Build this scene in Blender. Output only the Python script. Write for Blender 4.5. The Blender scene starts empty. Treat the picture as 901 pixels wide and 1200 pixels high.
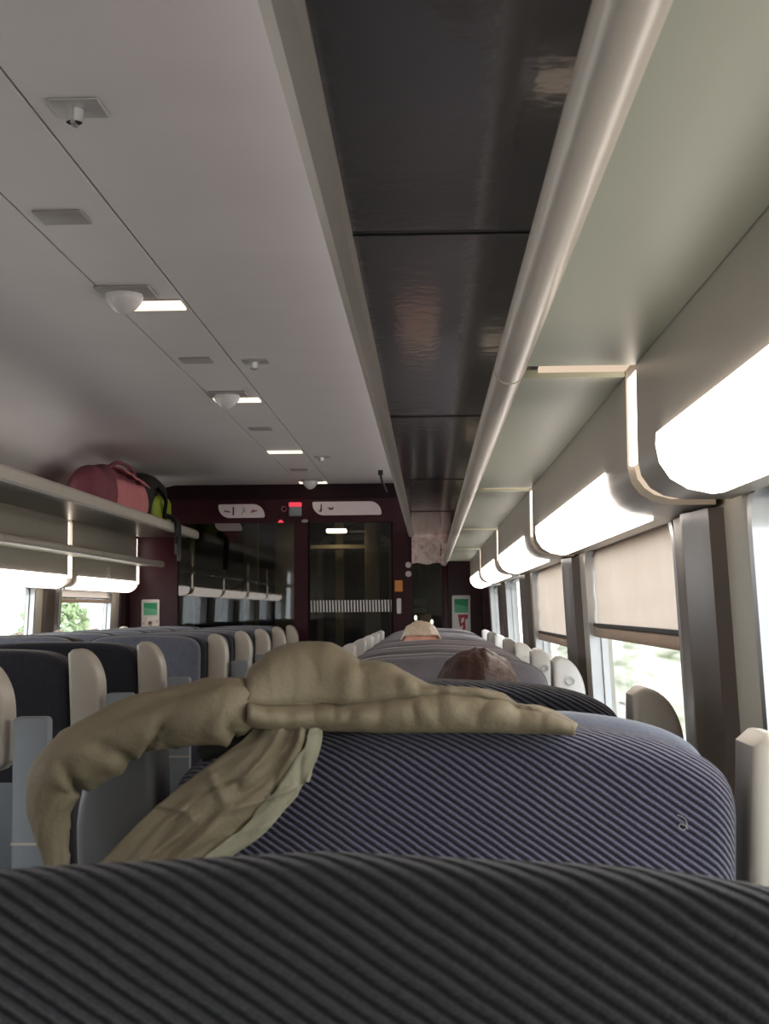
import bpy, bmesh, math, random
from mathutils import Vector, Matrix, noise
random.seed(7)
sc = bpy.context.scene
COL = sc.collection
Z0 = 1.31            # eye height above the carriage floor
CX = -0.865          # carriage centre line
H = 0.88 + Z0        # ceiling
YE = 9.5             # end partition
YB = -2.0            # rear partition
PITCH = 1.78
# ------------------------------------------------------------------ camera
F = 1600.0
ay = Vector(((503 - 450.5) / F, -(714 - 600) / F, -1.0)).normalized()
az = Vector((-0.010, 1.0, 0.0)); az = (az - az.dot(ay) * ay).normalized()
ax = ay.cross(az)
M = Matrix((ax, ay, az)).to_4x4()          # world axes seen by the camera, as rows
EYE = Vector((0, 0, Z0))
cam_d = bpy.data.cameras.new('camera'); cam = bpy.data.objects.new('camera', cam_d); COL.objects.link(cam)
cam.matrix_world = Matrix.Translation(EYE) @ M
cam_d.sensor_width = 36; cam_d.lens = F * 36 / 1200; cam_d.clip_start = 0.02
cam_d.dof.use_dof = True; cam_d.dof.focus_distance = 3.2; cam_d.dof.aperture_fstop = 26
sc.camera = cam
R3 = M.to_3x3()
def at(px, py, Y):
    d = R3 @ Vector(((px - 450.5) / F, -(py - 600) / F, -1.0))
    return EYE + d * (Y / d.y)

# ------------------------------------------------------------------ materials
def lin(c):
    def f(v):
        v /= 255.0
        return v / 12.92 if v <= 0.04045 else ((v + 0.055) / 1.055) ** 2.4
    return (f(c[0]), f(c[1]), f(c[2]), 1.0)
def new_mat(name):
    m = bpy.data.materials.new(name); m.use_nodes = True
    nt = m.node_tree; nt.nodes.clear()
    out = nt.nodes.new('ShaderNodeOutputMaterial')
    return m, nt, out
def N(nt, t, **kw):
    n = nt.nodes.new(t)
    for k, v in kw.items(): setattr(n, k, v)
    return n
def mat(name, rgb, rough=0.5, metal=0.0, spec=0.5, var=0.06, scale=12.0, bump=0.0, bscale=60.0, coat=0.0, sheen=0.0):
    m, nt, out = new_mat(name)
    b = N(nt, 'ShaderNodeBsdfPrincipled')
    b.inputs['Roughness'].default_value = rough; b.inputs['Metallic'].default_value = metal
    b.inputs['Specular IOR Level'].default_value = spec
    b.inputs['Coat Weight'].default_value = coat; b.inputs['Sheen Weight'].default_value = sheen
    tc = N(nt, 'ShaderNodeTexCoord')
    nz = N(nt, 'ShaderNodeTexNoise'); nz.inputs['Scale'].default_value = scale; nz.inputs['Detail'].default_value = 4
    nt.links.new(tc.outputs['Object'], nz.inputs['Vector'])
    r = N(nt, 'ShaderNodeValToRGB'); c = lin(rgb)
    r.color_ramp.elements[0].position = 0.3; r.color_ramp.elements[1].position = 0.7
    r.color_ramp.elements[0].color = tuple(v * (1 - var) for v in c[:3]) + (1,)
    r.color_ramp.elements[1].color = tuple(min(1, v * (1 + var)) for v in c[:3]) + (1,)
    nt.links.new(nz.outputs['Fac'], r.inputs['Fac']); nt.links.new(r.outputs['Color'], b.inputs['Base Color'])
    if bump:
        n2 = N(nt, 'ShaderNodeTexNoise'); n2.inputs['Scale'].default_value = bscale; n2.inputs['Detail'].default_value = 3
        nt.links.new(tc.outputs['Object'], n2.inputs['Vector'])
        bp = N(nt, 'ShaderNodeBump'); bp.inputs['Strength'].default_value = bump; bp.inputs['Distance'].default_value = 0.004
        nt.links.new(n2.outputs['Fac'], bp.inputs['Height']); nt.links.new(bp.outputs['Normal'], b.inputs['Normal'])
    nt.links.new(b.outputs[0], out.inputs[0])
    return m
def emit(name, rgb, s):
    m, nt, out = new_mat(name)
    e = N(nt, 'ShaderNodeEmission'); e.inputs[0].default_value = lin(rgb); e.inputs[1].default_value = s
    nt.links.new(e.outputs[0], out.inputs[0]); return m
def glass(name, tint, rough, fres=1.5, bump=0.0, gcol=(1, 1, 1, 1)):
    m, nt, out = new_mat(name)
    t = N(nt, 'ShaderNodeBsdfTransparent'); t.inputs[0].default_value = tint + (1,)
    g = N(nt, 'ShaderNodeBsdfGlossy'); g.inputs['Roughness'].default_value = rough; g.inputs['Color'].default_value = gcol
    fr = N(nt, 'ShaderNodeFresnel'); ge = N(nt, 'ShaderNodeNewGeometry'); mr = N(nt, 'ShaderNodeMapRange')
    mr.inputs['To Min'].default_value = fres; mr.inputs['To Max'].default_value = 1 / fres
    nt.links.new(ge.outputs['Backfacing'], mr.inputs['Value']); nt.links.new(mr.outputs[0], fr.inputs[0])
    mx = N(nt, 'ShaderNodeMixShader')
    nt.links.new(fr.outputs[0], mx.inputs[0]); nt.links.new(t.outputs[0], mx.inputs[1]); nt.links.new(g.outputs[0], mx.inputs[2])
    if bump:
        tc = N(nt, 'ShaderNodeTexCoord'); nz = N(nt, 'ShaderNodeTexNoise'); nz.inputs['Scale'].default_value = 26; nz.inputs['Detail'].default_value = 2
        nt.links.new(tc.outputs['Object'], nz.inputs['Vector'])
        bp = N(nt, 'ShaderNodeBump'); bp.inputs['Strength'].default_value = bump; bp.inputs['Distance'].default_value = 0.004
        nt.links.new(nz.outputs['Fac'], bp.inputs['Height']); nt.links.new(bp.outputs['Normal'], g.inputs['Normal'])
    nt.links.new(mx.outputs[0], out.inputs[0]); return m
def ribbed(name, dark, light, wl=0.0057):
    m, nt, out = new_mat(name)
    b = N(nt, 'ShaderNodeBsdfPrincipled'); b.inputs['Roughness'].default_value = 0.9
    b.inputs['Specular IOR Level'].default_value = 0.15; b.inputs['Sheen Weight'].default_value = 0.25
    tc = N(nt, 'ShaderNodeTexCoord')
    nz = N(nt, 'ShaderNodeTexNoise'); nz.inputs['Scale'].default_value = 40; nz.inputs['Detail'].default_value = 3
    nt.links.new(tc.outputs['Object'], nz.inputs['Vector'])
    dot = N(nt, 'ShaderNodeVectorMath', operation='DOT_PRODUCT'); dot.inputs[1].default_value = (0.50, 0.75, 0.83)
    nt.links.new(tc.outputs['Object'], dot.inputs[0])
    ma = N(nt, 'ShaderNodeMath', operation='MULTIPLY_ADD'); ma.inputs[1].default_value = 2 * math.pi / wl
    sc_ = N(nt, 'ShaderNodeMath', operation='MULTIPLY'); sc_.inputs[1].default_value = 1.6
    nt.links.new(nz.outputs['Fac'], sc_.inputs[0])
    nt.links.new(dot.outputs['Value'], ma.inputs[0]); nt.links.new(sc_.outputs[0], ma.inputs[2])
    s = N(nt, 'ShaderNodeMath', operation='SINE'); nt.links.new(ma.outputs[0], s.inputs[0])
    mr = N(nt, 'ShaderNodeMapRange'); mr.inputs['From Min'].default_value = -1; mr.inputs['From Max'].default_value = 1
    nt.links.new(s.outputs[0], mr.inputs['Value'])
    r = N(nt, 'ShaderNodeValToRGB'); r.color_ramp.elements[0].position = 0.2; r.color_ramp.elements[1].position = 0.8
    r.color_ramp.elements[0].color = lin(dark); r.color_ramp.elements[1].color = lin(light)
    nt.links.new(mr.outputs[0], r.inputs['Fac'])
    fz = N(nt, 'ShaderNodeTexNoise'); fz.inputs['Scale'].default_value = 350; fz.inputs['Detail'].default_value = 2
    nt.links.new(tc.outputs['Object'], fz.inputs['Vector'])
    mx = N(nt, 'ShaderNodeMix', data_type='RGBA', blend_type='MULTIPLY'); mx.inputs['Factor'].default_value = 0.55
    nt.links.new(r.outputs['Color'], mx.inputs['A']); nt.links.new(fz.outputs['Fac'], mx.inputs['B'])
    nt.links.new(mx.outputs['Result'], b.inputs['Base Color'])
    ad = N(nt, 'ShaderNodeMath', operation='MULTIPLY_ADD'); ad.inputs[1].default_value = 0.5
    nt.links.new(fz.outputs['Fac'], ad.inputs[0]); nt.links.new(mr.outputs[0], ad.inputs[2])
    bp = N(nt, 'ShaderNodeBump'); bp.inputs['Strength'].default_value = 0.8; bp.inputs['Distance'].default_value = 0.0035
    nt.links.new(ad.outputs[0], bp.inputs['Height']); nt.links.new(bp.outputs['Normal'], b.inputs['Normal'])
    nt.links.new(b.outputs[0], out.inputs[0]); return m
def banded(name, cols, rough=0.6, noise_s=8.0, stretch=(1, 1, 1)):
    """noise-driven patchwork of several colours"""
    m, nt, out = new_mat(name)
    b = N(nt, 'ShaderNodeBsdfPrincipled'); b.inputs['Roughness'].default_value = rough
    tc = N(nt, 'ShaderNodeTexCoord'); nz = N(nt, 'ShaderNodeTexNoise'); nz.inputs['Scale'].default_value = noise_s; nz.inputs['Detail'].default_value = 2
    mp = N(nt, 'ShaderNodeMapping'); mp.inputs['Scale'].default_value = stretch
    nt.links.new(tc.outputs['Object'], mp.inputs[0]); nt.links.new(mp.outputs[0], nz.inputs['Vector'])
    r = N(nt, 'ShaderNodeValToRGB'); cr = r.color_ramp
    while len(cr.elements) < len(cols): cr.elements.new(0.5)
    for i, c in enumerate(cols):
        cr.elements[i].position = 0.3 + 0.4 * i / max(1, len(cols) - 1); cr.elements[i].color = lin(c)
    nt.links.new(nz.outputs['Fac'], r.inputs['Fac']); nt.links.new(r.outputs['Color'], b.inputs['Base Color'])
    nt.links.new(b.outputs[0], out.inputs[0]); return m

MT = dict(
    ceiling=mat('ceiling_laminate', (204, 197, 195), 0.42, var=0.03, scale=3),
    seam=mat('seam_dark', (20, 18, 20), 0.8),
    cream=mat('cream_plastic', (188, 180, 166), 0.38, var=0.03),
    rail=mat('rail_cream', (196, 187, 176), 0.3, var=0.03),
    shelf=mat('shelf_green_grey', (166, 170, 152), 0.42, var=0.02, scale=4),
    panel=mat('panel_warm_grey', (165, 157, 147), 0.35, var=0.03, scale=4),
    wall=mat('wall_cream', (186, 180, 166), 0.5, var=0.03),
    post=mat('post_taupe', (94, 82, 74), 0.32, metal=0.12, var=0.08, scale=5),
    burg=mat('burgundy_laminate', (52, 8, 22), 0.4, spec=0.3, var=0.1),
    burg_dk=mat('burgundy_dark', (30, 5, 12), 0.55, spec=0.2, var=0.1),
    carpet=mat('carpet', (48, 40, 50), 0.95, var=0.25, scale=80, bump=0.4, bscale=300),
    alu=mat('aluminium', (200, 200, 200), 0.28, metal=0.9, var=0.05),
    plate=mat('plate_grey', (156, 150, 146), 0.5, metal=0.2),
    steel=mat('steel', (176, 172, 168), 0.4, metal=0.35),
    dome=mat('frosted_dome', (205, 200, 198), 0.25, spec=0.6),
    black=mat('black_rubber', (14, 14, 16), 0.6),
    fabric=ribbed('ribbed_navy', (36, 34, 50), (112, 107, 128)),
    fabric1=ribbed('ribbed_charcoal', (40, 40, 44), (84, 84, 88), 0.0062),
    fabric3=ribbed('ribbed_black', (18, 18, 24), (84, 84, 96), 0.0078),
    fabric_l=mat('navy_cloth', (34, 34, 44), 0.9, var=0.15, scale=60, bump=0.3, bscale=200, sheen=0.2),
    fabric_g=mat('grey_mauve_cloth', (90, 84, 90), 0.9, var=0.08, scale=50, bump=0.2, bscale=250, sheen=0.2),
    fabric_t=mat('grey_blue_cloth_daylit', (92, 95, 108), 0.9, var=0.12, scale=50, bump=0.3, bscale=200, sheen=0.3),  # grey-blue fronts; window light on the seat tops is put into this colour
    wing=mat('wing_cream', (186, 177, 164), 0.4, var=0.03),
    wing_w=mat('wing_white', (196, 192, 188), 0.4, var=0.03),
    wing_shade=mat('wing_shade_grey', (104, 104, 104), 0.5, var=0.04),
    shell=mat('shell_grey', (128, 134, 140), 0.45, var=0.04),
    blind=None, coat=mat('coat_olive', (116, 104, 83), 0.72, var=0.10, scale=9, bump=0.25, bscale=220),
    coat_trim=mat('coat_trim', (138, 132, 112), 0.7, var=0.06, bump=0.2, bscale=240),
    coat_shade=mat('coat_shade_dark', (34, 32, 26), 0.9),
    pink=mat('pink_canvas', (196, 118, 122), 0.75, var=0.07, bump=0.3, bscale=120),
    rose=mat('pink_canvas_shaded', (120, 62, 72), 0.8, var=0.1, bump=0.3, bscale=120),  # darker pink canvas, the bag's shade put into the colour
    bag_black=mat('bag_black', (30, 28, 26), 0.7, var=0.2, bump=0.3),
    lime=mat('lime_nylon', (140, 156, 44), 0.6, var=0.1),
    strap=mat('strap_grey', (50, 50, 52), 0.7, var=0.2, scale=60),
    quilt=banded('pale_pink_quilting', [(222, 186, 180), (246, 230, 224), (226, 176, 174)], noise_s=22),
    green=mat('poster_green', (28, 150, 104), 0.5, var=0.04), green2=mat('poster_green_pale', (98, 180, 136), 0.5, var=0.04),
    board_green=mat('board_green', (14, 74, 56), 0.5),
    white=mat('white_print', (226, 222, 220), 0.5, var=0.03),
    sign=mat('sign_pale', (222, 208, 210), 0.45, var=0.03), sign_dim=mat('sign_dim', (128, 116, 120), 0.5),
    ink=mat('ink_dark', (36, 24, 28), 0.6), ink_red=mat('ink_red', (150, 90, 96), 0.6),
    photo=banded('poster_people', [(92, 66, 60), (232, 214, 202), (240, 236, 230), (196, 160, 150)], noise_s=20),
    red=mat('poster_red', (176, 40, 60), 0.5), red_lamp=emit('red_indicator', (230, 70, 84), 1.1),
    orange=mat('orange_label', (226, 150, 70), 0.5),
    vest=mat('vestibule_beige', (150, 138, 118), 0.6, var=0.06), vest_dk=mat('vestibule_grey', (62, 60, 60), 0.7),
    skin=mat('skin', (214, 160, 138), 0.55, var=0.05, scale=20), skin2=mat('skin_pink', (236, 172, 152), 0.5, var=0.05, scale=20),
    hair=mat('hair_auburn', (56, 28, 20), 0.5, var=0.4, scale=90, bump=0.6, bscale=120),
    hair2=mat('hair_blond', (224, 202, 180), 0.5, var=0.15, scale=90, bump=0.5, bscale=120),
    knit=mat('knit_grey', (92, 90, 100), 0.9, var=0.2), jean=mat('denim', (44, 54, 80), 0.9, var=0.2),
    eye=mat('eye_white', (235, 232, 228), 0.2), iris=mat('iris', (50, 38, 30), 0.2), lip=mat('lips', (170, 96, 90), 0.5),
    lamp=emit('lamp_white', (255, 243, 232), 5.5), slot=emit('slot_white', (255, 240, 222), 4.5), slot_dim=emit('slot_warm', (255, 228, 200), 0.8),
    strip=emit('strip_warm', (255, 240, 214), 1.5), vlight=emit('vestibule_light', (255, 236, 190), 14.0), spot=emit('spot_white', (255, 250, 245), 3.0),
    smoke=glass('smoked_glass', (0.05, 0.05, 0.052), 0.12, 1.62, 0.16),
    brushed=mat('brushed_metal', (126, 124, 122), 0.30, metal=0.85, var=0.06),
    dglass=glass('dark_glass', (0.62, 0.62, 0.60), 0.02, 1.5), wglass=glass('window_glass', (0.93, 0.95, 0.95), 0.01, 1.4),
    leaf=mat('leaf', (206, 220, 184), 0.8, var=0.15, scale=5, bump=0.5), bark=mat('bark', (110, 96, 80), 0.9, var=0.2),
    ballast=mat('ballast', (170, 165, 158), 0.95, var=0.3, scale=6), bank=banded('embankment_rows', [(84, 92, 52), (190, 190, 168), (236, 234, 230)], noise_s=1.1, rough=0.9, stretch=(0.15, 0.15, 3.0)),
)
def blind_mat():
    m, nt, out = new_mat('blind_beige')
    d = N(nt, 'ShaderNodeBsdfDiffuse'); t = N(nt, 'ShaderNodeBsdfTranslucent'); mx = N(nt, 'ShaderNodeMixShader'); mx.inputs[0].default_value = 0.5
    tc = N(nt, 'ShaderNodeTexCoord'); nz = N(nt, 'ShaderNodeTexNoise'); nz.inputs['Scale'].default_value = 6; nt.links.new(tc.outputs['Object'], nz.inputs['Vector'])
    r = N(nt, 'ShaderNodeValToRGB'); r.color_ramp.elements[0].color = lin((186, 168, 155)); r.color_ramp.elements[1].color = lin((200, 184, 172))
    nt.links.new(nz.outputs['Fac'], r.inputs['Fac'])
    nt.links.new(r.outputs[0], d.inputs[0]); nt.links.new(r.outputs[0], t.inputs[0])
    nt.links.new(d.outputs[0], mx.inputs[1]); nt.links.new(t.outputs[0], mx.inputs[2]); nt.links.new(mx.outputs[0], out.inputs[0]); return m
MT['blind'] = blind_mat()
MT['hem'] = mat('blind_hem', (150, 128, 108), 0.6)

# ------------------------------------------------------------------ object helpers
def thing(name, label, cat, loc=(0, 0, 0), rz=0.0, group=None):
    o = bpy.data.objects.new(name, None); COL.objects.link(o); o.empty_display_size = 0.05
    o.location = loc; o.rotation_euler = (0, 0, rz)
    o['label'] = label; o['category'] = cat
    if group: o['group'] = group
    return o
def tag(o, label, cat, group=None):
    o['label'] = label; o['category'] = cat
    if group: o['group'] = group
    return o
def obj(name, bm, m, parent=None, smooth=True, ang=40, label=None):
    bmesh.ops.recalc_face_normals(bm, faces=bm.faces)
    me = bpy.data.meshes.new(name); bm.to_mesh(me); bm.free()
    if smooth:
        for p in me.polygons: p.use_smooth = True
        me.set_sharp_from_angle(angle=math.radians(ang))
    o = bpy.data.objects.new(name, me); COL.objects.link(o)
    me.materials.append(m)
    if parent:
        o.parent = parent
    if label: o['label'] = label
    return o
def wobj(name, bm, m, parent, **kw):
    """mesh made in world space, hung under a root that has a location"""
    loc = parent.location.copy(); rz = parent.rotation_euler.z
    bm.transform(Matrix.Rotation(-rz, 4, 'Z') @ Matrix.Translation(-loc))
    return obj(name, bm, m, parent, **kw)
def struct(name, bm, m, parent=None, **kw):
    o = obj(name, bm, m, parent, **kw)
    if not parent: o['kind'] = 'structure'
    return o
def copy_tree(o, parent=None):
    c = o.copy(); COL.objects.link(c)
    if parent: c.parent = parent
    for ch in [x for x in bpy.data.objects if x.parent == o]: copy_tree(ch, c)
    return c
def box(bm, x0, x1, y0, y1, z0, z1, bev=0.0, seg=2):
    mtx = Matrix.Translation(((x0 + x1) / 2, (y0 + y1) / 2, (z0 + z1) / 2)) @ Matrix.Diagonal((abs(x1 - x0), abs(y1 - y0), abs(z1 - z0), 1))
    r = bmesh.ops.create_cube(bm, size=1.0, matrix=mtx)
    if bev:
        es = list({e for v in r['verts'] for e in v.link_edges})
        bmesh.ops.bevel(bm, geom=es, offset=bev, segments=seg, affect='EDGES', profile=0.5)
    return bm
def B(*a, **k): return box(bmesh.new(), *a, **k)
def sweep(bm, pts, y0, y1, closed=True, cap=True):
    """(x, z) profile swept along Y"""
    a = [bm.verts.new((x, y0, z)) for x, z in pts]; b = [bm.verts.new((x, y1, z)) for x, z in pts]
    n = len(pts)
    for i in range(n if closed else n - 1):
        j = (i + 1) % n
        bm.faces.new((a[i], a[j], b[j], b[i]))
    if closed and cap:
        bm.faces.new(a); bm.faces.new(b[::-1])
    return bm
def prism(bm, pts, y0, y1):
    return sweep(bm, pts, y0, y1)
def tube(bm, pts, rad, n=12, cap=True, flat=(1, 1)):
    rings = []; pts = [Vector(p) for p in pts]; prev = None
    for i, p in enumerate(pts):
        t = (pts[min(i + 1, len(pts) - 1)] - pts[max(i - 1, 0)]).normalized()
        if prev is None:
            u = t.orthogonal().normalized()
        else:
            u = (prev - prev.dot(t) * t).normalized()
        prev = u; v = t.cross(u); r = rad[i] if isinstance(rad, (list, tuple)) else rad
        rings.append([bm.verts.new(p + u * r * flat[0] * math.cos(2 * math.pi * k / n) + v * r * flat[1] * math.sin(2 * math.pi * k / n)) for k in range(n)])
    for a, b in zip(rings, rings[1:]):
        for k in range(n): bm.faces.new((a[k], a[(k + 1) % n], b[(k + 1) % n], b[k]))
    if cap: bm.faces.new(rings[0][::-1]); bm.faces.new(rings[-1])
    return rings
def spline(pts, n):
    """Catmull-Rom through tuples of numbers"""
    P = [pts[0]] + list(pts) + [pts[-1]]; out = []
    segs = len(pts) - 1
    for i in range(n):
        t = i / (n - 1) * segs; k = min(int(t), segs - 1); u = t - k
        p0, p1, p2, p3 = P[k], P[k + 1], P[k + 2], P[k + 3]
        out.append(tuple(0.5 * (2 * b + (c - a) * u + (2 * a - 5 * b + 4 * c - d) * u * u + (3 * b - a - 3 * c + d) * u ** 3) for a, b, c, d in zip(p0, p1, p2, p3)))
    return out
def interp(tab, x):
    if x <= tab[0][0]: return tab[0][1]
    for (a, b), (c, d) in zip(tab, tab[1:]):
        if x <= c: return b + (d - b) * (x - a) / (c - a)
    return tab[-1][1]
def pillow(bm, outline, y0, y1, r, seg=5):
    """closed (x, z) outline given depth along Y with both rims rounded to radius r"""
    n = len(outline); P = [Vector((x, z)) for x, z in outline]
    area = sum(P[i].x * P[(i + 1) % n].y - P[(i + 1) % n].x * P[i].y for i in range(n))
    nor = []
    for i in range(n):
        t = (P[(i + 1) % n] - P[i - 1]).normalized(); q = Vector((t.y, -t.x))
        nor.append(q if area > 0 else -q)
    rings = []
    for s in range(seg + 1):
        a = math.pi / 2 * s / seg; rings.append((r * (1 - math.sin(a)), y0 + r * (1 - math.cos(a))))
    for s in range(seg + 1):
        a = math.pi / 2 * s / seg; rings.append((r * (1 - math.cos(a)), y1 - r * (1 - math.sin(a))))
    R = []
    for ins, y in rings:
        R.append([bm.verts.new((P[i].x - nor[i].x * ins, y, P[i].y - nor[i].y * ins)) for i in range(n)])
    for a, b in zip(R, R[1:]):
        for i in range(n):
            bm.faces.new((a[i], a[(i + 1) % n], b[(i + 1) % n], b[i]))
    bm.faces.new(R[0]); bm.faces.new(R[-1][::-1])
    return bm
def rrect(x0, x1, z0, z1, r, k=6):
    pts = []
    for cx, cz, a0 in ((x1 - r, z1 - r, 0), (x0 + r, z1 - r, 90), (x0 + r, z0 + r, 180), (x1 - r, z0 + r, 270)):
        for i in range(k + 1):
            a = math.radians(a0 + 90 * i / k); pts.append((cx + r * math.cos(a), cz + r * math.sin(a)))
    return pts
def grid(bm, fn, nu, nv):
    V = [[bm.verts.new(fn(i / (nu - 1), j / (nv - 1))) for j in range(nv)] for i in range(nu)]
    for i in range(nu - 1):
        for j in range(nv - 1): bm.faces.new((V[i][j], V[i + 1][j], V[i + 1][j + 1], V[i][j + 1]))
    return V
def ball(bm, c, r, sx=1, sy=1, sz=1, u=16, v=10):
    cx, cy, cz = c; rows = []
    for j in range(1, v):
        b = math.pi * j / v; sb, cb = r * math.sin(b), r * math.cos(b)
        rows.append([bm.verts.new((cx + sx * sb * math.cos(2 * math.pi * i / u), cy + sy * sb * math.sin(2 * math.pi * i / u), cz + sz * cb)) for i in range(u)])
    t = bm.verts.new((cx, cy, cz + sz * r)); q = bm.verts.new((cx, cy, cz - sz * r))
    for i in range(u):
        k = (i + 1) % u; bm.faces.new((t, rows[0][i], rows[0][k])); bm.faces.new((q, rows[-1][k], rows[-1][i]))
        for a, b in zip(rows, rows[1:]): bm.faces.new((a[i], b[i], b[k], a[k]))
def capsule(bm, a, b, ra, rb, sq=(1, 1, 1)):
    a = Vector(a); b = Vector(b); n = max(3, int((b - a).length / (min(ra, rb) * 0.5)) + 1)
    for i in range(n + 1):
        t = i / n; ball(bm, a.lerp(b, t), ra + (rb - ra) * t, *sq, u=12, v=8)
def fuse(o, vox, it=6):
    m = o.modifiers.new('Remesh', 'REMESH'); m.mode = 'VOXEL'; m.voxel_size = vox; m.use_smooth_shade = True
    s = o.modifiers.new('Smooth', 'SMOOTH'); s.factor = 0.5; s.iterations = it
def crease(p, s):
    q = Vector(p) * s; q += Vector((noise.noise(q * 0.7 + Vector((5, 1, 2))), noise.noise(q * 0.7 + Vector((1, 7, 3))), noise.noise(q * 0.7 + Vector((2, 2, 9))))) * 0.9
    return max(0.0, 1 - abs(noise.noise(q)) * 5.0) ** 1.5 * max(0.0, 0.45 + noise.noise(q * 0.45 + Vector((3, 8, 1))))
def fbm(p, s): return noise.noise(Vector(p) * s)
def Zr(z): return z + Z0

# ------------------------------------------------------------------ shell
def side(s):
    """maps right-hand x to this side's x"""
    return (lambda x: x) if s > 0 else (lambda x: 2 * CX - x)
def lean(z): return 0.397 + 0.05 * (0.14 - (z - Z0))
SLOT0 = {1: 1.835, -1: 1.835 + 0.42}
POST0 = {1: 1.985, -1: 1.88 + 0.40}

struct('floor', B(2 * CX - 0.46, 0.46, YB, YE + 2.6, -0.08, 0.0), MT['carpet'], smooth=False)
def ceil_z(x):
    d = abs(x - CX)
    return H if d < 0.90 else H - 0.27 * ((d - 0.90) / 0.37) ** 2
def ceiling_piece(name, x0, x1):
    n = 14; xs = [x0 + (x1 - x0) * i / n for i in range(n + 1)]
    pts = [(x, ceil_z(x)) for x in xs] + [(x, ceil_z(x) + 0.02) for x in xs[::-1]]
    struct(name, sweep(bmesh.new(), pts, YB, YE), MT['ceiling'])
ceiling_piece('ceiling', -0.683, 0.40); ceiling_piece('ceiling.001', -0.890, -0.689); ceiling_piece('ceiling.002', -2.13, -0.896)
struct('ceiling.003', B(-1.0, -0.6, YB, YE, H + 0.022, H + 0.03), MT['seam'], smooth=False)

def side_wall(name, s):
    fx = side(s); bm = bmesh.new(); rv = bmesh.new()
    zt, zb = Zr(0.70), 0.0
    ks = [k for k in range(-2, 6)]
    wins = []
    yend = 8.96 if s > 0 else 9.34
    for k in ks:
        y0 = POST0[s] + PITCH * k; y1 = min(y0 + PITCH, yend); y0 = max(y0, YB)
        if y1 - y0 < 0.1: continue
        a, b = POST0[s] + PITCH * k + 0.20, POST0[s] + PITCH * (k + 1) - 0.30
        if y0 > a or y1 < b:
            pts = [(y0, zb), (y1, zb), (y1, zt), (y0, zt)]
            bm.faces.new([bm.verts.new((fx(lean(z)), y, z)) for y, z in pts]); continue
        hole = rrect(a, b, Zr(-0.50), Zr(0.165), 0.07, 7); wins.append((k, a, b, hole))
        P = lambda y, z: bm.verts.new((fx(lean(z)), y, z))
        zl, zh = Zr(-0.50), Zr(0.165)
        for q in ((y0, a, zb, zt), (b, y1, zb, zt), (a, b, zb, zl), (a, b, zh, zt)):
            bm.faces.new((P(q[0], q[2]), P(q[1], q[2]), P(q[1], q[3]), P(q[0], q[3])))
        for c, (cy, cz) in enumerate(((b, zh), (a, zh), (a, zl), (b, zl))):
            arc = hole[c * 8:c * 8 + 8]; cv = P(cy, cz); av = [P(*p) for p in arc]
            for p, q in zip(av, av[1:]): bm.faces.new((cv, p, q))
    # reveal
    for k, a, b, hole in wins:
        vi = [bm.verts.new((fx(lean(z)), y, z)) for y, z in hole]; ve = [bm.verts.new((fx(lean(z) + 0.05), y, z)) for y, z in hole]
        for i in range(len(hole)):
            j = (i + 1) % len(hole); bm.faces.new((vi[i], vi[j], ve[j], ve[i]))
    struct(name, bm, MT['wall'])
    return wins
WN = [0]
def windows(wins, s):
    fx = side(s)
    for k, a, b, hole in wins:
        WN[0] += 1
        bm = bmesh.new()
        h0 = rrect(a, b, Zr(-0.50), Zr(0.165), 0.07, 7); h1 = rrect(a + 0.022, b - 0.022, Zr(-0.478), Zr(0.143), 0.05, 7)
        h2 = rrect(a + 0.034, b - 0.034, Zr(-0.466), Zr(0.131), 0.045, 7)
        rings = []
        for h, off in ((h0, -0.004), (h0, -0.008), (h1, -0.008), (h1, 0.02), (h2, 0.02), (h2, 0.035)):
            rings.append([bm.verts.new((fx(lean(z) + off), y, z)) for y, z in h])
        for p, q in zip(rings, rings[1:]):
            for i in range(len(p)):
                j = (i + 1) % len(p); bm.faces.new((p[i], p[j], q[j], q[i]))
        w = struct('window_%d' % WN[0], bm, MT['alu'])
        bm = bmesh.new()
        bm.faces.new([bm.verts.new((fx(lean(z) + 0.033), y, z)) for y, z in h2])
        obj('window_pane', bm, MT['wglass'], w, smooth=False)
wr = side_wall('wall_right', 1); wl = side_wall('wall_left', -1)
windows(wr, 1); windows(wl, -1)
TN = [0]
def trim(bm, m, **kw):
    TN[0] += 1; return struct('trim_%d' % TN[0], bm, m, **kw)
for s in (1, -1):
    fx = side(s)
    for k in range(-1, 5):
        yc = POST0[s] + PITCH * k
        if yc > 9.2: continue
        bm = bmesh.new(); plan = [(0.0, -0.137), (-0.020, -0.132), (-0.026, -0.05), (-0.034, -0.015), (-0.034, 0.0), (-0.024, 0.03), (-0.020, 0.132), (0.0, 0.137)]
        lo = [bm.verts.new((fx(lean(0.3) + dx), yc + dy, 0.3)) for dx, dy in plan]; hi = [bm.verts.new((fx(lean(Zr(0.134)) + dx), yc + dy, Zr(0.134))) for dx, dy in plan]
        for i in range(len(plan) - 1): bm.faces.new((lo[i], lo[i + 1], hi[i + 1], hi[i]))
        bm.faces.new(hi)
        trim(bm, MT['post'], ang=20)
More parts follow.
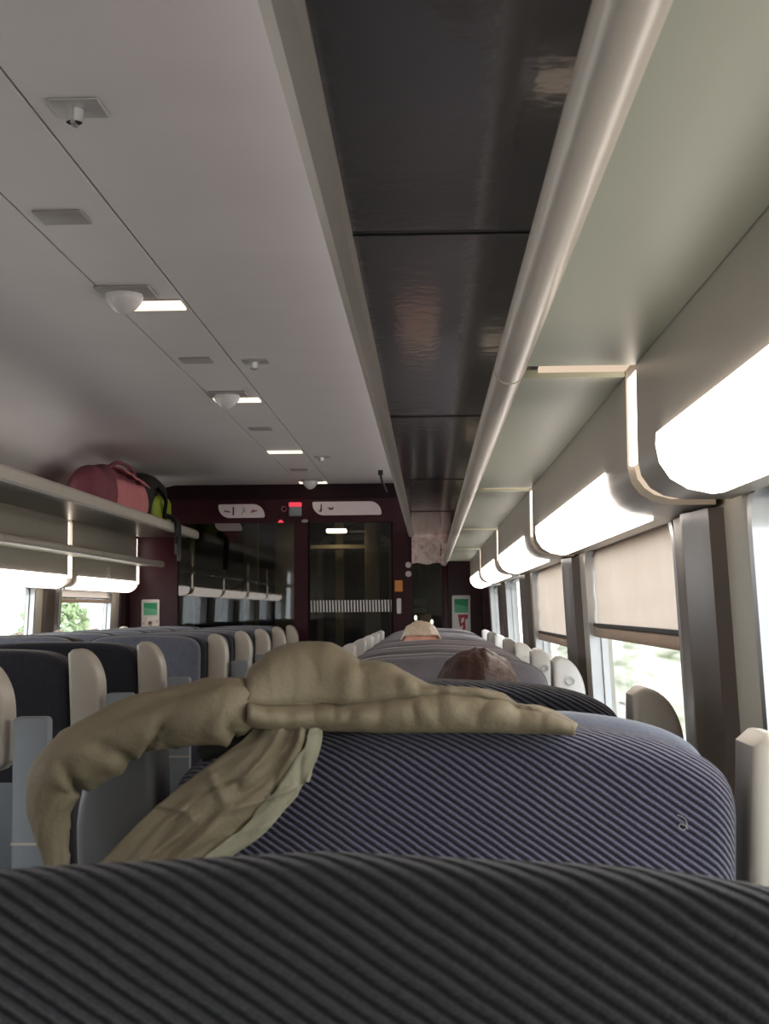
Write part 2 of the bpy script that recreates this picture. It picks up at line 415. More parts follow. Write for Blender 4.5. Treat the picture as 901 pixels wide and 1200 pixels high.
# blinds
def blind(s, k, zb, label):
    fx = side(s); y0 = POST0[s] + PITCH * k + 0.23; y1 = POST0[s] + PITCH * (k + 1) - 0.335
    t = thing('window_blind', label, 'blind', (fx(lean(Zr(zb))), (y0 + y1) / 2, Zr(zb)))
    bm = bmesh.new()
    grid(bm, lambda u, v: (fx(lean(Zr(zb) + v * (0.12 - zb)) + 0.012 + 0.0015 * math.sin(v * 20 + u * 3)), y0 + (y1 - y0) * u, Zr(zb) + 0.028 + v * (0.145 - zb)), 8, 24)
    wobj('blind_cloth', bm, MT['blind'], t)
    x = lean(Zr(zb)) + 0.012
    wobj('hem_bar', B(min(fx(x - .009), fx(x + .006)), max(fx(x - .009), fx(x + .006)), y0, y1, Zr(zb), Zr(zb) + 0.026, bev=0.004), MT['hem'], t)
    wobj('hem_groove', B(min(fx(x - .011), fx(x + .004)), max(fx(x - .011), fx(x + .004)), y0, y1, Zr(zb) + 0.027, Zr(zb) + 0.034), MT['black'], t)
blind(1, 0, -0.072, 'beige roller blind half lowered over window beside second seat, bright gap below it')
blind(1, 1, -0.118, 'beige roller blind almost fully lowered behind the second window post')
blind(-1, 3, 0.055, 'rolled up beige blind at top of far window opposite, before the end wall')

# end partition
YW = YE
def exz(px, py): return ((px - 503) * YW / F, (714 - py) * YW / F + Z0)
X = lambda px: (px - 503) * YW / F
Zp = lambda py: (714 - py) * YW / F + Z0
bm = bmesh.new()
box(bm, -2.14, 0.44, YE, YE + 0.06, Zp(611), H + 0.02)
box(bm, -2.14, X(207), YE, YE + 0.06, 0, Zp(611))
box(bm, X(345), X(361), YE - 0.02, YE + 0.06, 0, Zp(611))
box(bm, X(461), X(483), YE - 0.01, YE + 0.06, 0, Zp(611))
box(bm, X(518), 0.44, YE, YE + 0.06, 0, Zp(611))
struct('wall_end', bm, MT['burg'], smooth=False)
bm = bmesh.new(); box(bm, -2.13, 0.39, YE - 0.012, YE, Zp(583), H)
trim(bm, MT['burg_dk'], smooth=False)
bm = bmesh.new(); box(bm, X(518), X(525), YE - 0.025, YE, 0, Zp(640), bev=0.006); trim(bm, MT['burg'])
bm = bmesh.new(); box(bm, 0.36, 0.44, 8.97, YE, 0, Zr(0.70)); box(bm, 2 * CX - 0.44, 2 * CX - 0.36, 9.35, YE, 0, Zr(0.70)); trim(bm, MT['burg_dk'], smooth=False)
WN[0] += 1; w = struct('window_%d' % WN[0], B(X(207), X(345), YE + 0.02, YE + 0.05, 0.3, 0.36), MT['burg'], smooth=False)
obj('window_pane', B(X(207), X(345), YE + 0.02, YE + 0.03, 0.36, Zp(611)), MT['dglass'], w, smooth=False)
WN[0] += 1; w = struct('window_%d' % WN[0], B(X(483), X(518), YE + 0.02, YE + 0.05, 0.3, 0.36), MT['burg'], smooth=False)
obj('window_pane', B(X(483), X(518), YE + 0.02, YE + 0.03, 0.36, Zp(611)), MT['dglass'], w, smooth=False)
# sliding door
bm = bmesh.new(); x0, x1 = X(361), X(461)
box(bm, x0, x0 + 0.012, YE + 0.02, YE + 0.05, 0, Zp(611)); box(bm, x1 - 0.012, x1, YE + 0.02, YE + 0.05, 0, Zp(611)); box(bm, x0, x1, YE + 0.02, YE + 0.05, 0, 0.25)
d = struct('door_1', bm, MT['burg_dk'], smooth=False)
obj('door_glass', B(x0 + 0.012, x1 - 0.012, YE + 0.03, YE + 0.04, 0.25, Zp(611)), MT['dglass'], d, smooth=False)
bm = bmesh.new(); n = 27
for i in range(n):
    px = 363.5 + i * 3.62; z0, z1 = Zp(716.5), Zp(702.5)
    bm.faces.new([bm.verts.new(p) for p in ((X(px + 0.5), YE + 0.026, z0), (X(px + 2.4), YE + 0.026, z0), (X(px + 1.9), YE + 0.026, z1), (X(px), YE + 0.026, z1))])
obj('stripe_band', bm, MT['white'], d, smooth=False)
# vestibule beyond
V1 = YE + 2.5
bm = bmesh.new(); box(bm, -2.2, 0.45, V1, V1 + 0.05, 0, H); struct('wall_vestibule', bm, MT['vest_dk'], smooth=False)
bm = bmesh.new(); box(bm, -2.2, -2.14, YE + 0.06, V1, 0, H); box(bm, 0.40, 0.45, YE + 0.06, V1, 0, H); struct('wall_vestibule_side', bm, MT['vest_dk'], smooth=False)
struct('ceiling.004', B(-2.2, 0.45, YE + 0.06, V1, Zr(0.78), Zr(0.80)), MT['vest_dk'], smooth=False)
for px0, px1, Y in ((285, 302, 10.9), (322, 347, 11.2), (393, 403, 11.4), (428, 446, 11.0), (490, 505, 11.5), (207, 226, 10.3)):  # leftmost post stands in for a wall pillar reflected in the pane
    a, b = (px0 - 503) * Y / F, (px1 - 503) * Y / F
    trim(B(a, b, Y, Y + 0.08, 0, Zr(0.78), bev=0.01), MT['vest'])
bm = bmesh.new(); Y = V1 - 0.02     # gangway door arch
o0 = rrect(-0.98, -0.30, 0.0, Zr(0.66), 0.14, 6); o1 = rrect(-0.93, -0.35, 0.0, Zr(0.61), 0.12, 6)
va = [bm.verts.new((x, Y, z)) for x, z in o0]; vb = [bm.verts.new((x, Y, z)) for x, z in o1]
for i in range(len(o0)):
    j = (i + 1) % len(o0); bm.faces.new((va[i], va[j], vb[j], vb[i]))
struct('door_2', bm, MT['vest'], smooth=False)
vl = tag(obj('vestibule_light', B(-0.82, -0.66, 10.9, 11.02, Zr(0.62), Zr(0.65), bev=0.008), MT['vlight']), 'small warm ceiling light seen through the glass door', 'light')
trim(B(-1.0, -0.2, 11.1, 11.2, Zr(0.50), Zr(0.53)), MT['vest'], smooth=False)
bb = thing('notice_board', 'dark green notice board with two pale bars behind right glass pane', 'notice board', (-0.06, 11.25, Zr(0.0)))
wobj('board', B(-0.134, 0.02, 11.25, 11.27, Zr(-0.04), Zr(0.18)), MT['board_green'], bb, smooth=False)
for z0, z1 in ((0.04, 0.085), (-0.03, 0.012)): wobj('bar', B(-0.128, -0.022, 11.24, 11.25, Zr(z0), Zr(z1), bev=0.004), MT['white'], bb)
for px, py, lb in ((487, 724, 'left of two small bright spots behind right glass pane, above blond head'), (506, 729, 'right of two small bright spots behind right glass pane, beside blond head')):
    p = at(px, py, 9.95); bm = bmesh.new(); ball(bm, p, 0.017, 0.7, 1, 1.2); tag(obj('bright_spot', bm, MT['spot']), lb, 'light', 'bright spots behind the glass')  # one small bright ball per spot
struct('wall_rear', B(-2.14, 0.44, YB - 0.05, YB, 0, H), MT['panel'], smooth=False)

# ------------------------------------------------------------------ signs and fittings on the end partition
def slanted(bm, px0, px1, py0, py1, sl, y0, y1):
    """plate with two long-radius opposite corners, like the photo's pictogram signs"""
    w, h = X(px1) - X(px0), Zp(py0) - Zp(py1); x0, z0 = X(px0), Zp(py1); pts = []
    r = h * 0.85
    for i in range(9):
        a = math.radians(180 + 90 * i / 8); pts.append((x0 + r * sl + r * sl * math.cos(a), z0 + r + r * math.sin(a)))
    pts += [(x0 + w - 0.008, z0), (x0 + w, z0 + 0.008)]
    for i in range(9):
        a = math.radians(90 * i / 8); pts.append((x0 + w - r * sl + r * sl * math.cos(a), z0 + h - r + r * math.sin(a)))
    pts += [(x0 + 0.008, z0 + h), (x0, z0 + h - 0.008)]
    return prism(bm, pts, y0, y1)
YS = YE - 0.013
def poly(bm, pts, y): bm.faces.new([bm.verts.new((X(a), y, Zp(b))) for a, b in pts])
t = thing('pictogram_sign', 'short pale sign with four small pictograms on burgundy header, left', 'sign', (X(283), YS, Zp(597)))
wobj('sign_plate', slanted(bmesh.new(), 256, 310.5, 589, 605, 1.0, YS - 0.012, YS), MT['sign'], t, ang=25)
y = YS - 0.014
bm = bmesh.new(); poly(bm, [(263, 595.5), (270, 597.5), (270, 599), (263, 598)], y); wobj('pictogram', bm, MT['ink_red'], t, smooth=False)
bm = bmesh.new(); poly(bm, [(295, 597), (297, 595), (300, 596.5), (303, 595.5), (301, 598), (297, 598.5), (294, 600)], y); wobj('pictogram', bm, MT['ink_red'], t, smooth=False)
bm = bmesh.new(); poly(bm, [(273, 592), (274.5, 592), (274.6, 602), (272.8, 602)], y); wobj('pictogram', bm, MT['ink'], t, smooth=False)
bm = bmesh.new(); poly(bm, [(284, 591), (286.5, 593.5), (286, 597), (284, 601), (283, 601), (285, 597), (285.3, 594)], y); wobj('pictogram', bm, MT['sign_dim'], t, smooth=False)
bm = bmesh.new(); poly(bm, [(287.5, 594), (288.3, 596), (287, 599), (286.6, 599)], y); wobj('pictogram', bm, MT['sign_dim'], t, smooth=False)
t = thing('pictogram_sign', 'long pale sign with dark pictogram at its left end, above door', 'sign', (X(408), YS, Zp(595)))
wobj('sign_plate', slanted(bmesh.new(), 367, 448, 587, 603, 1.0, YS - 0.012, YS), MT['sign'], t, ang=25)
bm = bmesh.new(); poly(bm, [(377, 589), (378, 589.3), (378.2, 598), (376, 599.5), (373.5, 597), (374.5, 596.8), (376, 598)], y); wobj('pictogram', bm, MT['ink'], t, smooth=False)
bm = bmesh.new(); poly(bm, [(384, 594.5), (387.5, 593.6), (385.6, 595.3), (390.5, 594.2), (391.8, 592.5), (391.6, 596.3), (386, 597.2), (388.2, 595.6)], y); wobj('pictogram', bm, MT['ink'], t, smooth=False)
tag(obj('door_sign', slanted(bmesh.new(), 251, 283.5, 609.5, 620, 1.0, YE + 0.005, YE + 0.014), MT['sign_dim'], ang=25), 'dim grey unlit sign plate at top of left glass pane', 'sign')
t = thing('indicator_box', 'small grey box with glowing red top on burgundy header, between two signs', 'indicator', (X(346), YS, Zp(596)))
wobj('housing', B(X(339.5), X(354.5), YS - 0.04, YS, Zp(604), Zp(592.5), bev=0.012, seg=3), MT['shell'], t); wobj('red_cap', B(X(339.5), X(354.5), YS - 0.04, YS, Zp(593), Zp(587.5), bev=0.008), MT['red_lamp'], t)
bm = bmesh.new(); bmesh.ops.create_cone(bm, segments=24, radius1=0.022, radius2=0.018, depth=0.012, cap_ends=False, matrix=Matrix.Translation((X(333.5), YS - 0.006, Zp(595))) @ Matrix.Rotation(math.pi / 2, 4, 'X'))
bmesh.ops.solidify(bm, geom=bm.faces[:], thickness=0.006); tag(obj('ring_fitting', bm, MT['ink_red']), 'small reddish ring on burgundy header beside red-topped box', 'ring')
bm = bmesh.new(); prism(bm, [(X(326), Zp(611)), (X(333), Zp(611)), (X(331), Zp(608)), (X(328), Zp(608))], YS - 0.01, YS); tag(obj('red_indicator', bm, MT['red_lamp']), 'tiny red light under burgundy header, above left glass pane', 'light')
bm = bmesh.new(); ball(bm, (X(358), YE - 0.03, Zp(609.5)), 0.024, 1, 0.4, 0.55); tag(obj('door_sensor', bm, MT['plate']), 'small grey oval sensor at top left corner of door', 'sensor')
tag(obj('sticker', B(X(463), X(472), YE - 0.013, YE - 0.010, Zp(693), Zp(680)), MT['orange'], smooth=False), 'orange label on burgundy post right of the door', 'sticker')
t = thing('door_handle_switch', 'slim white handle on burgundy post, below orange label', 'handle', (X(467), YE - 0.01, Zp(709)))
wobj('grip', B(X(465), X(470.5), YE - 0.035, YE - 0.02, Zp(719), Zp(701), bev=0.008, seg=3), MT['white'], t); wobj('mount', B(X(466.5), X(469), YE - 0.022, YE - 0.010, Zp(714), Zp(706)), MT['plate'], t)
for py, lb in ((662, 'upper of two round pale buttons on post right of door'), (672.5, 'lower of two round pale buttons on post right of door')):
    bm = bmesh.new(); ball(bm, (X(479), YE - 0.012, Zp(py)), 0.021, 1, 0.35, 1); tag(obj('push_button', bm, MT['sign']), lb, 'button', 'buttons by the door')
def poster(px0, px1, py0, py1, lab, kind):
    t = thing('poster', lab, 'poster', (X((px0 + px1) / 2), YE, Zp(py1))); w = px1 - px0; h = py1 - py0
    wobj('frame', pillow(bmesh.new(), rrect(X(px0), X(px1), Zp(py1), Zp(py0), 0.012, 3), YE - 0.014, YE, 0.003, 2), MT['white'], t)
    y = YE - 0.016
    bm = bmesh.new(); poly(bm, [(px0 + .13 * w, py0 + .1 * h), (px1 - .13 * w, py0 + .1 * h), (px1 - .13 * w, py0 + .30 * h), (px0 + .13 * w, py0 + .24 * h)], y); wobj('green_field', bm, MT['green'], t, smooth=False)
    bm = bmesh.new(); poly(bm, [(px0 + .13 * w, py0 + .24 * h), (px1 - .13 * w, py0 + .30 * h), (px1 - .13 * w, py0 + .47 * h), (px0 + .13 * w, py0 + .47 * h)], y); wobj('pale_green_field', bm, MT['green2'], t, smooth=False)
    bm = bmesh.new(); poly(bm, [(px0 + .08 * w, py0 + .53 * h), (px1 - .08 * w, py0 + .53 * h), (px1 - .08 * w, py1 - .03 * h), (px0 + .08 * w, py1 - .03 * h)], y); wobj('picture', bm, MT['photo'] if kind else MT['white'], t, smooth=False)
    if not kind:
        bm = bmesh.new()
        for a in ([(.32, .52), (.85, .52), (.85, .62), (.70, .66), (.72, .92), (.55, .98), (.58, .80), (.42, .86), (.36, .70)],):
            poly(bm, [(px0 + p * w, py0 + q * h) for p, q in a], y - 0.001)
        wobj('red_shape', bm, MT['red'], t, smooth=False)
        bm = bmesh.new(); poly(bm, [(px0 + .50 * w, py0 + .62 * h), (px0 + .66 * w, py0 + .60 * h), (px0 + .62 * w, py0 + .72 * h), (px0 + .48 * w, py0 + .76 * h)], y - 0.002); wobj('white_shape', bm, MT['white'], t, smooth=False)
poster(165, 186.5, 700, 739, 'green and white framed poster with people, on burgundy wall at left', 1)
poster(529.5, 551, 698, 741, 'green and white framed poster with red shape, on burgundy wall at right', 0)

# ------------------------------------------------------------------ ceiling fittings
XA0, XA1 = -0.888, -0.691
ord4 = ['first', 'second', 'third', 'fourth']
for i, Y in enumerate((3.84, 5.61, 7.49, 9.32)):
    lb = ['bright light strip across ceiling channel, nearest one', 'bright light strip across ceiling channel, second nearest, broken by a dome', 'bright light strip across ceiling channel without a dome, third from front', 'light strip across ceiling channel hidden behind the last dome by end wall'][i]
    t = thing('ceiling_light', lb, 'light', (-0.79, Y, H), group='ceiling light strips')
    wobj('diffuser', B(XA0 + .004, XA1 - .004, Y - 0.05, Y + 0.05, H - 0.010, H - 0.002, bev=0.003), MT['strip'], t)
    wobj('frame', B(XA0, XA1, Y - 0.056, Y + 0.056, H - 0.004, H), MT['alu'], t)
for i, (xc, Y) in enumerate(((-0.835, 3.70), (-0.815, 5.49), (-0.80, 9.22))):
    lb = ['frosted dome on square plate in ceiling, nearest and largest', 'frosted dome on square plate in ceiling, middle one in front of second light strip', 'small frosted dome in ceiling right by the burgundy end wall'][i]
    t = thing('ceiling_dome', lb, 'dome', (xc, Y, H), group='frosted ceiling domes')
    wobj('base_plate', B(xc - .066, xc + .085, Y - 0.09, Y + 0.06, H - 0.006, H, bev=0.003), MT['plate'], t)
    bm = bmesh.new(); prof = [(0.052, 0), (0.052, -0.010), (0.048, -0.020), (0.034, -0.038), (0.016, -0.052), (0.004, -0.055)]
    rings = [[bm.verts.new((xc + r * math.cos(a), Y + r * math.sin(a), H - 0.006 + z)) for a in [2 * math.pi * q / 28 for q in range(28)]] for r, z in prof]
    for p, q in zip(rings, rings[1:]):
        for j in range(28): bm.faces.new((p[j], p[(j + 1) % 28], q[(j + 1) % 28], q[j]))
    bm.faces.new(rings[-1]); wobj('dome', bm, MT['dome'], t)
for i, Y in enumerate((2.965, 4.72, 6.55, 8.50)):
    o = tag(obj('ceiling_plate', B(-0.864, -0.755, Y - 0.052, Y + 0.052, H - 0.005, H, bev=0.003), MT['plate']), '%s flat grey plate in ceiling channel, counting from the camera' % ord4[i], 'plate', 'flat ceiling plates')
for i, Y in enumerate((2.31, 4.76, 7.80)):
    t = thing('latch_plate', '%s metal latch plate with round key lock beside ceiling channel, counting from camera' % ord4[i], 'latch', (-0.605, Y, H), group='ceiling latch plates')
    wobj('plate', B(-0.65, -0.56, Y - 0.045, Y + 0.045, H - 0.004, H, bev=0.002), MT['steel'], t)
    bm = bmesh.new(); bmesh.ops.create_cone(bm, segments=20, radius1=0.014, radius2=0.016, depth=0.022, matrix=Matrix.Translation((-0.612, Y + 0.005, H - 0.015))); box(bm, -0.616, -0.608, Y - 0.008, Y + 0.018, H - 0.031, H - 0.026); wobj('key_lock', bm, MT['alu'], t, ang=30)

# ------------------------------------------------------------------ luggage racks
def sheet(x0, x1, y0, y1, z):
    bm = bmesh.new(); bm.faces.new([bm.verts.new(p) for p in ((x0, y0, z), (x1, y0, z), (x1, y1, z), (x0, y1, z))]); return bm
def prof_pts(fx, pts): return [(fx(x), Zr(z)) for x, z in pts]
PANEL = [(0.275, 0.509), (0.268, 0.50), (0.268, 0.188), (0.272, 0.168), (0.283, 0.152), (0.300, 0.142), (0.325, 0.137), (0.385, 0.137), (0.362, 0.56), (0.275, 0.56)]
LAMP = [(0.2675, 0.204), (0.262, 0.200), (0.261, 0.186), (0.265, 0.165), (0.277, 0.147), (0.297, 0.135), (0.325, 0.129), (0.338, 0.131), (0.338, 0.1365), (0.325, 0.1375), (0.300, 0.1425), (0.283, 0.1525), (0.272, 0.1685), (0.2675, 0.188)]
GAP = 0.045
words_r = {-2: 'rearmost', -1: 'nearest', 0: 'second', 1: 'third', 2: 'fourth', 3: 'farthest'}
def rack(s, k, y0, y1, label):
    fx = side(s); a, b = y0, y1 - 2 * GAP
    t = thing('luggage_rack', label, 'luggage rack', (fx(0.268), (y0 + y1) / 2, Zr(0.3)), group='luggage racks over the %s windows' % ('near' if s > 0 else 'opposite'))
    wobj('wall_panel', sweep(bmesh.new(), prof_pts(fx, PANEL), a, b), MT['panel'], t, ang=30)
    if s > 0: wobj('glass_shelf', sheet(-.10, .262, y0, y1, Zr(.514)), MT['smoke'], t, smooth=False); wobj('glass_joint', B(-.10, .262, y0 + .0005, y0 + .0045, Zr(.511), Zr(.5135)), MT['black'], t, smooth=False)
    else: wobj('metal_shelf', B(fx(.262), fx(-.10), y0 + 0.002, y1 - 0.002, Zr(0.512), Zr(0.520)), MT['brushed'], t, smooth=False)
    wobj('lower_shelf', B(min(fx(.112), fx(.267)), max(fx(.112), fx(.267)), a, b, Zr(0.311), Zr(0.322)), MT['shelf'], t, smooth=False)
    bm = bmesh.new(); cx, cz = fx(0.112), Zr(0.324); pts = [(cx + 0.021 * math.cos(2 * math.pi * i / 20), cz + 0.021 * math.sin(2 * math.pi * i / 20)) for i in range(20)]
    sweep(bm, pts, y0 + 0.006, y1 - 0.006); wobj('shelf_rail', bm, MT['rail'], t)
    bm = bmesh.new(); sweep(bm, prof_pts(fx, LAMP), y0 + (0.23 if s > 0 else 0.12), y1 - (0.27 if s > 0 else 0.13)); wobj('lamp', bm, MT['lamp'], t, ang=30)
    # lit joint at the far end of the bay
    c = y1 - GAP
    bm = bmesh.new(); box(bm, min(fx(.271), fx(.279)), max(fx(.271), fx(.279)), c - GAP, c + GAP, Zr(0.19), Zr(0.308)); sl = wobj('light_slot', bm, MT['slot'], t, smooth=False)
    bm = bmesh.new(); sweep(bm, prof_pts(fx, [(0.277, 0.19), (0.281, 0.172), (0.290, 0.160), (0.303, 0.151), (0.325, 0.145), (0.385, 0.145), (0.385, 0.152), (0.325, 0.153), (0.308, 0.158), (0.296, 0.166), (0.288, 0.175), (0.285, 0.19)]), c - GAP, c + GAP); wobj('slot_foot', bm, MT['slot_dim'], t)
    wobj('slot_head', B(min(fx(.15), fx(.267)), max(fx(.15), fx(.267)), c - GAP, c + GAP, Zr(0.318), Zr(0.324)), MT['slot_dim'], t, smooth=False)
    wobj('slot_back', B(min(fx(.284), fx(.30)), max(fx(.284), fx(.30)), c - GAP, c + GAP, Zr(0.325), Zr(0.50)), MT['slot'] if s < 0 else MT['slot_dim'], t, smooth=False)
for s, ks in ((1, range(-1, 4)), (-1, range(-1, 4))):
    for k in ks:
        y0 = SLOT0[s] + PITCH * k; y1 = y0 + PITCH
        lab = '%s luggage rack over %s, with white lamp' % (words_r[k], 'window-side seats' if s > 0 else 'double seats across aisle')
        rack(s, k, y0, min(y1, 9.40), lab)
for s in (1, -1):
    fx = side(s)
    pts = [(-0.141, 0.520), (-0.137, 0.503), (-0.124, 0.496), (-0.106, 0.500), (-0.100, 0.510), (-0.100, 0.545), (-0.108, 0.556), (-0.128, 0.558), (-0.139, 0.545)]
    t = thing('luggage_rail', 'long cream front rail of the %s' % ('rack above the window-side seats, beside dark glass' if s > 0 else 'rack across the aisle, with bags on it'), 'rail', (fx(-0.12), 4.5, Zr(0.52)))
    wobj('rail', sweep(bmesh.new(), prof_pts(fx, pts), YB + 0.02, 9.40), MT['rail'], t, ang=30)
    bm = bmesh.new(); box(bm, min(fx(-.135), fx(-.105)), max(fx(-.135), fx(-.105)), 9.40, 9.44, Zr(0.505), Zr(0.55), bev=0.008); wobj('end_cap', bm, MT['cream'], t)
    if s > 0:
        wobj('glass_end', sheet(-.10, .262, SLOT0[1] + PITCH * 4, 9.40, Zr(.514)), MT['smoke'], t, smooth=False)
t = thing('ceiling_hook', 'small black hook hanging from ceiling beside the far end of rail', 'hook', (-0.30, 8.6, H))
wobj('mount', B(-0.315, -0.285, 8.58, 8.62, H - 0.03, H), MT['black'], t, smooth=False)
bm = bmesh.new(); tube(bm, [(-0.30, 8.6, H - 0.03), (-0.29, 8.62, H - 0.07), (-0.265, 8.68, H - 0.13)], 0.008, 8); wobj('arm', bm, MT['black'], t)

# ------------------------------------------------------------------ seats
TOP = Zr(-0.11)
def seat_outline(w0, w1, zb, top, crown=0.030):
    """front outline of one back, wide w0..w1, soft crown and rounded top corners"""
    cx = (w0 + w1) / 2; hw = (w1 - w0) / 2; pts = []
    n = 40
    for i in range(n + 1):
        a = math.pi * i / n; c, s = math.cos(a), math.sin(a)
        x = cx + hw * math.copysign(abs(c) ** 0.30, c); 
        z = top - 0.14 + (0.14 - crown * (abs(x - cx) / hw) ** 2) * s ** 0.38
        pts.append((x, z))
    pts += [(w0, zb), (w1, zb)]
    return pts
def recl(bm, k=0.16, drop=0.0):
    if drop:
        for v in bm.verts:
            if v.co.z > TOP - 0.2: v.co.z -= v.co.y * drop
    for v in bm.verts: v.co.y += (TOP - v.co.z) * k
    return bm
def wing_bm(sx, xi, w=0.080, top=-0.122, h=0.23, y0=0.01, dp=0.09):
    """side wing of the headrest: straight against the cloth, outer top corner swept round"""
    pts = []; xo = xi + sx * w
    for i in range(13):
        a = math.radians(90 * i / 12); pts.append((xo - sx * w * 0.80 * (1 - math.cos(a)) , Zr(top) - 0.10 + 0.10 * math.sin(a)))
    pts += [(xi + sx * 0.012, Zr(top) - 0.001), (xi, Zr(top) - 0.012), (xi, Zr(top - h) + 0.02), (xi + sx * 0.02, Zr(top - h)), (xo - sx * 0.02, Zr(top - h)), (xo, Zr(top - h) + 0.02)]
    return recl(pillow(bmesh.new(), pts, y0, y0 + dp, 0.010, 3))
def seat_parts(root, x0, x1, mats, wings=(-1, 1), wing_m=None, lift=-0.006, rr=0.032):
    """one seat facing +Y, rear of its back at local y=0; x0..x1 is the cloth"""
    sb = obj('seat_back', recl(pillow(bmesh.new(), seat_outline(x0, x1, 0.42, TOP), 0.0, 0.13, rr, 6), 0.16, 0.32 if rr < 0.03 else 0.0), mats['back'], root)
    obj('headrest', recl(pillow(bmesh.new(), seat_outline(x0 + 0.006, x1 - 0.006, Zr(-0.36), TOP + lift, 0.026), 0.09, 0.165, 0.030, 5)), mats['front'], root)
    for sx in wings:
        xi = x1 + 0.012 if sx > 0 else x0 - 0.012
        w = obj('wing', wing_bm(sx, xi), MT['wing_shade'] if lift > 0 and sx < 0 else wing_m or MT['wing'], root)  # aisle wing beneath the coat: its shade painted as a darker grey
    obj('seat_cushion', pillow(bmesh.new(), rrect(x0, x1, 0.34, 0.47, 0.04, 4), 0.20, 0.66, 0.03, 4), mats['front'], root)
    obj('lower_shell', recl(pillow(bmesh.new(), rrect(x0 + 0.01, x1 - 0.01, 0.43, 0.80, 0.02, 3), -0.014, -0.002, 0.004, 2)), MT['shell'], root)
    bm = bmesh.new(); box(bm, (x0 + x1) / 2 - 0.06, (x0 + x1) / 2 + 0.06, 0.28, 0.58, 0.0, 0.34, bev=0.015); obj('pedestal', bm, MT['plate'], root)
    for sx in (-1, 1):
        xa = x0 - 0.05 if sx < 0 else x1 + 0.004
        obj('armrest', B(xa, xa + 0.046, 0.16, 0.56, 0.60, 0.65, bev=0.015, seg=3), MT['shell'], root)
m_back = dict(back=MT['fabric'], front=MT['fabric_g'])
def single_seat(Y, facing, label, mats, wm, xc=0.02, lift=-0.006, rr=0.032):
    t = thing('train_seat', label, 'seat', (xc, Y, 0), 0 if facing > 0 else math.pi, group='single seats along the near windows')
    seat_parts(t, -0.277, 0.277, mats, wing_m=wm, lift=lift, rr=rr)
    return t
single_seat(0.575, 1, 'charcoal ribbed seat back filling the bottom of the photo, closest to camera', dict(back=MT['fabric1'], front=MT['fabric1']), MT['wing'], -0.045, -0.075, 0.018).scale.z = 1.0105
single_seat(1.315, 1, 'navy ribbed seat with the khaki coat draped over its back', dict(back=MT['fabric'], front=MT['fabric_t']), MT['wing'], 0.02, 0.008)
single_seat(2.09, 1, 'black ribbed seat in front of auburn-haired person, beyond the khaki coat', dict(back=MT['fabric3'], front=MT['fabric_g']), MT['wing'])
s4 = single_seat(3.56, -1, 'plain grey seat facing the camera behind the auburn hair', dict(back=MT['fabric_g'], front=MT['fabric_g']), MT['wing_w'])
bm = bmesh.new()
for a in (1,):
    bmesh.ops.create_cone(bm, segments=16, radius1=0.011, radius2=0.011, depth=0.006, matrix=Matrix.Translation((-0.33, 0.104 + 0.012, Zr(-0.18))) @ Matrix.Rotation(math.pi / 2, 4, 'X'))
obj('wing_button', bm, MT['plate'], s4)
ordn = ['second', 'third', 'fourth', 'fifth', 'sixth', 'seventh']
for i, Y in enumerate((4.30, 5.08, 5.86, 6.64, 7.42, 8.20)):
    c = copy_tree(s4); c.location.y = Y
    c['label'] = 'grey camera-facing single seat by near windows, %s of its row, only top showing' % ordn[i]
# double seats across the aisle
def double_seat(Y, facing, label):
    t = thing('double_seat', label, 'seat', (0, Y, 0), 0, group='double seats across the aisle')
    return t
XL0, XL1 = -2.02, -0.956
def build_double(t, facing):
    """benches built about their own middle so that they can be turned round"""
    hw = (XL1 - XL0) / 2; t.location.x = (XL0 + XL1) / 2
    mats = dict(back=MT['fabric_l'], front=MT['fabric_t'])
    for q, (a, b) in enumerate(((-hw, -0.003), (0.003, hw))):
        ol = seat_outline(a, b, 0.42, TOP + 0.012, 0.008)
        obj('seat_back', recl(pillow(bmesh.new(), ol, 0.0, 0.13, 0.025, 5)), mats['back'], t)
        obj('headrest', recl(pillow(bmesh.new(), seat_outline(a + 0.02, b - 0.02, Zr(-0.36), TOP + 0.008, 0.01), 0.10, 0.19, 0.028, 5)), mats['front'], t)
        obj('seat_cushion', pillow(bmesh.new(), rrect(a, b, 0.34, 0.47, 0.04, 4), 0.20, 0.72, 0.03, 4), mats['front'], t)
        obj('lower_shell', recl(pillow(bmesh.new(), rrect(a + .01, b - .01, 0.43, 0.86, 0.02, 3), -0.014, -0.002, 0.004, 2)), MT['shell'], t)
    for sx in (-1, 1):
        obj('wing', wing_bm(sx, sx * (hw + 0.003), top=-0.098, w=0.080, y0=0.0, dp=0.10), MT['wing'], t)
    sp = facing * (hw + 0.098)
    bm = pillow(bmesh.new(), rrect(min(sp, sp + facing * 0.074), max(sp, sp + facing * 0.074), 0.30, Zr(-0.215), 0.010, 4), 0.03, 0.07, 0.006, 2)
    pn = obj('side_panel', bm, MT['shell'], t)
    bm = bmesh.new(); box(bm, min(sp, sp + facing * 0.074), max(sp, sp + facing * 0.074), 0.0285, 0.0305, Zr(-0.474), Zr(-0.469)); obj('panel_seam', bm, MT['rail'], pn, smooth=False)
    obj('panel_bracket', B(min(facing * (hw - 0.04), sp), max(facing * (hw - 0.04), sp), 0.045, 0.068, 0.44, 0.60), MT['shell'], t, smooth=False)
    bm = bmesh.new(); box(bm, -hw + 0.1, hw - 0.1, 0.30, 0.58, 0.0, 0.33, bev=0.02); obj('pedestal', bm, MT['plate'], t)
    return t
dl = ['nearest double seat across aisle, dark back cut by left photo edge', 'second double seat across aisle, black back with broad cream wing', 'third double seat across aisle, cream wing above the coat sleeve']
first = None
for i, Y in enumerate((2.77, 3.58, 4.43)):
    if first is None: first = build_double(double_seat(Y, 1, dl[i]), 1)
    else:
        c = copy_tree(first); c.location.y = Y; c['label'] = dl[i]
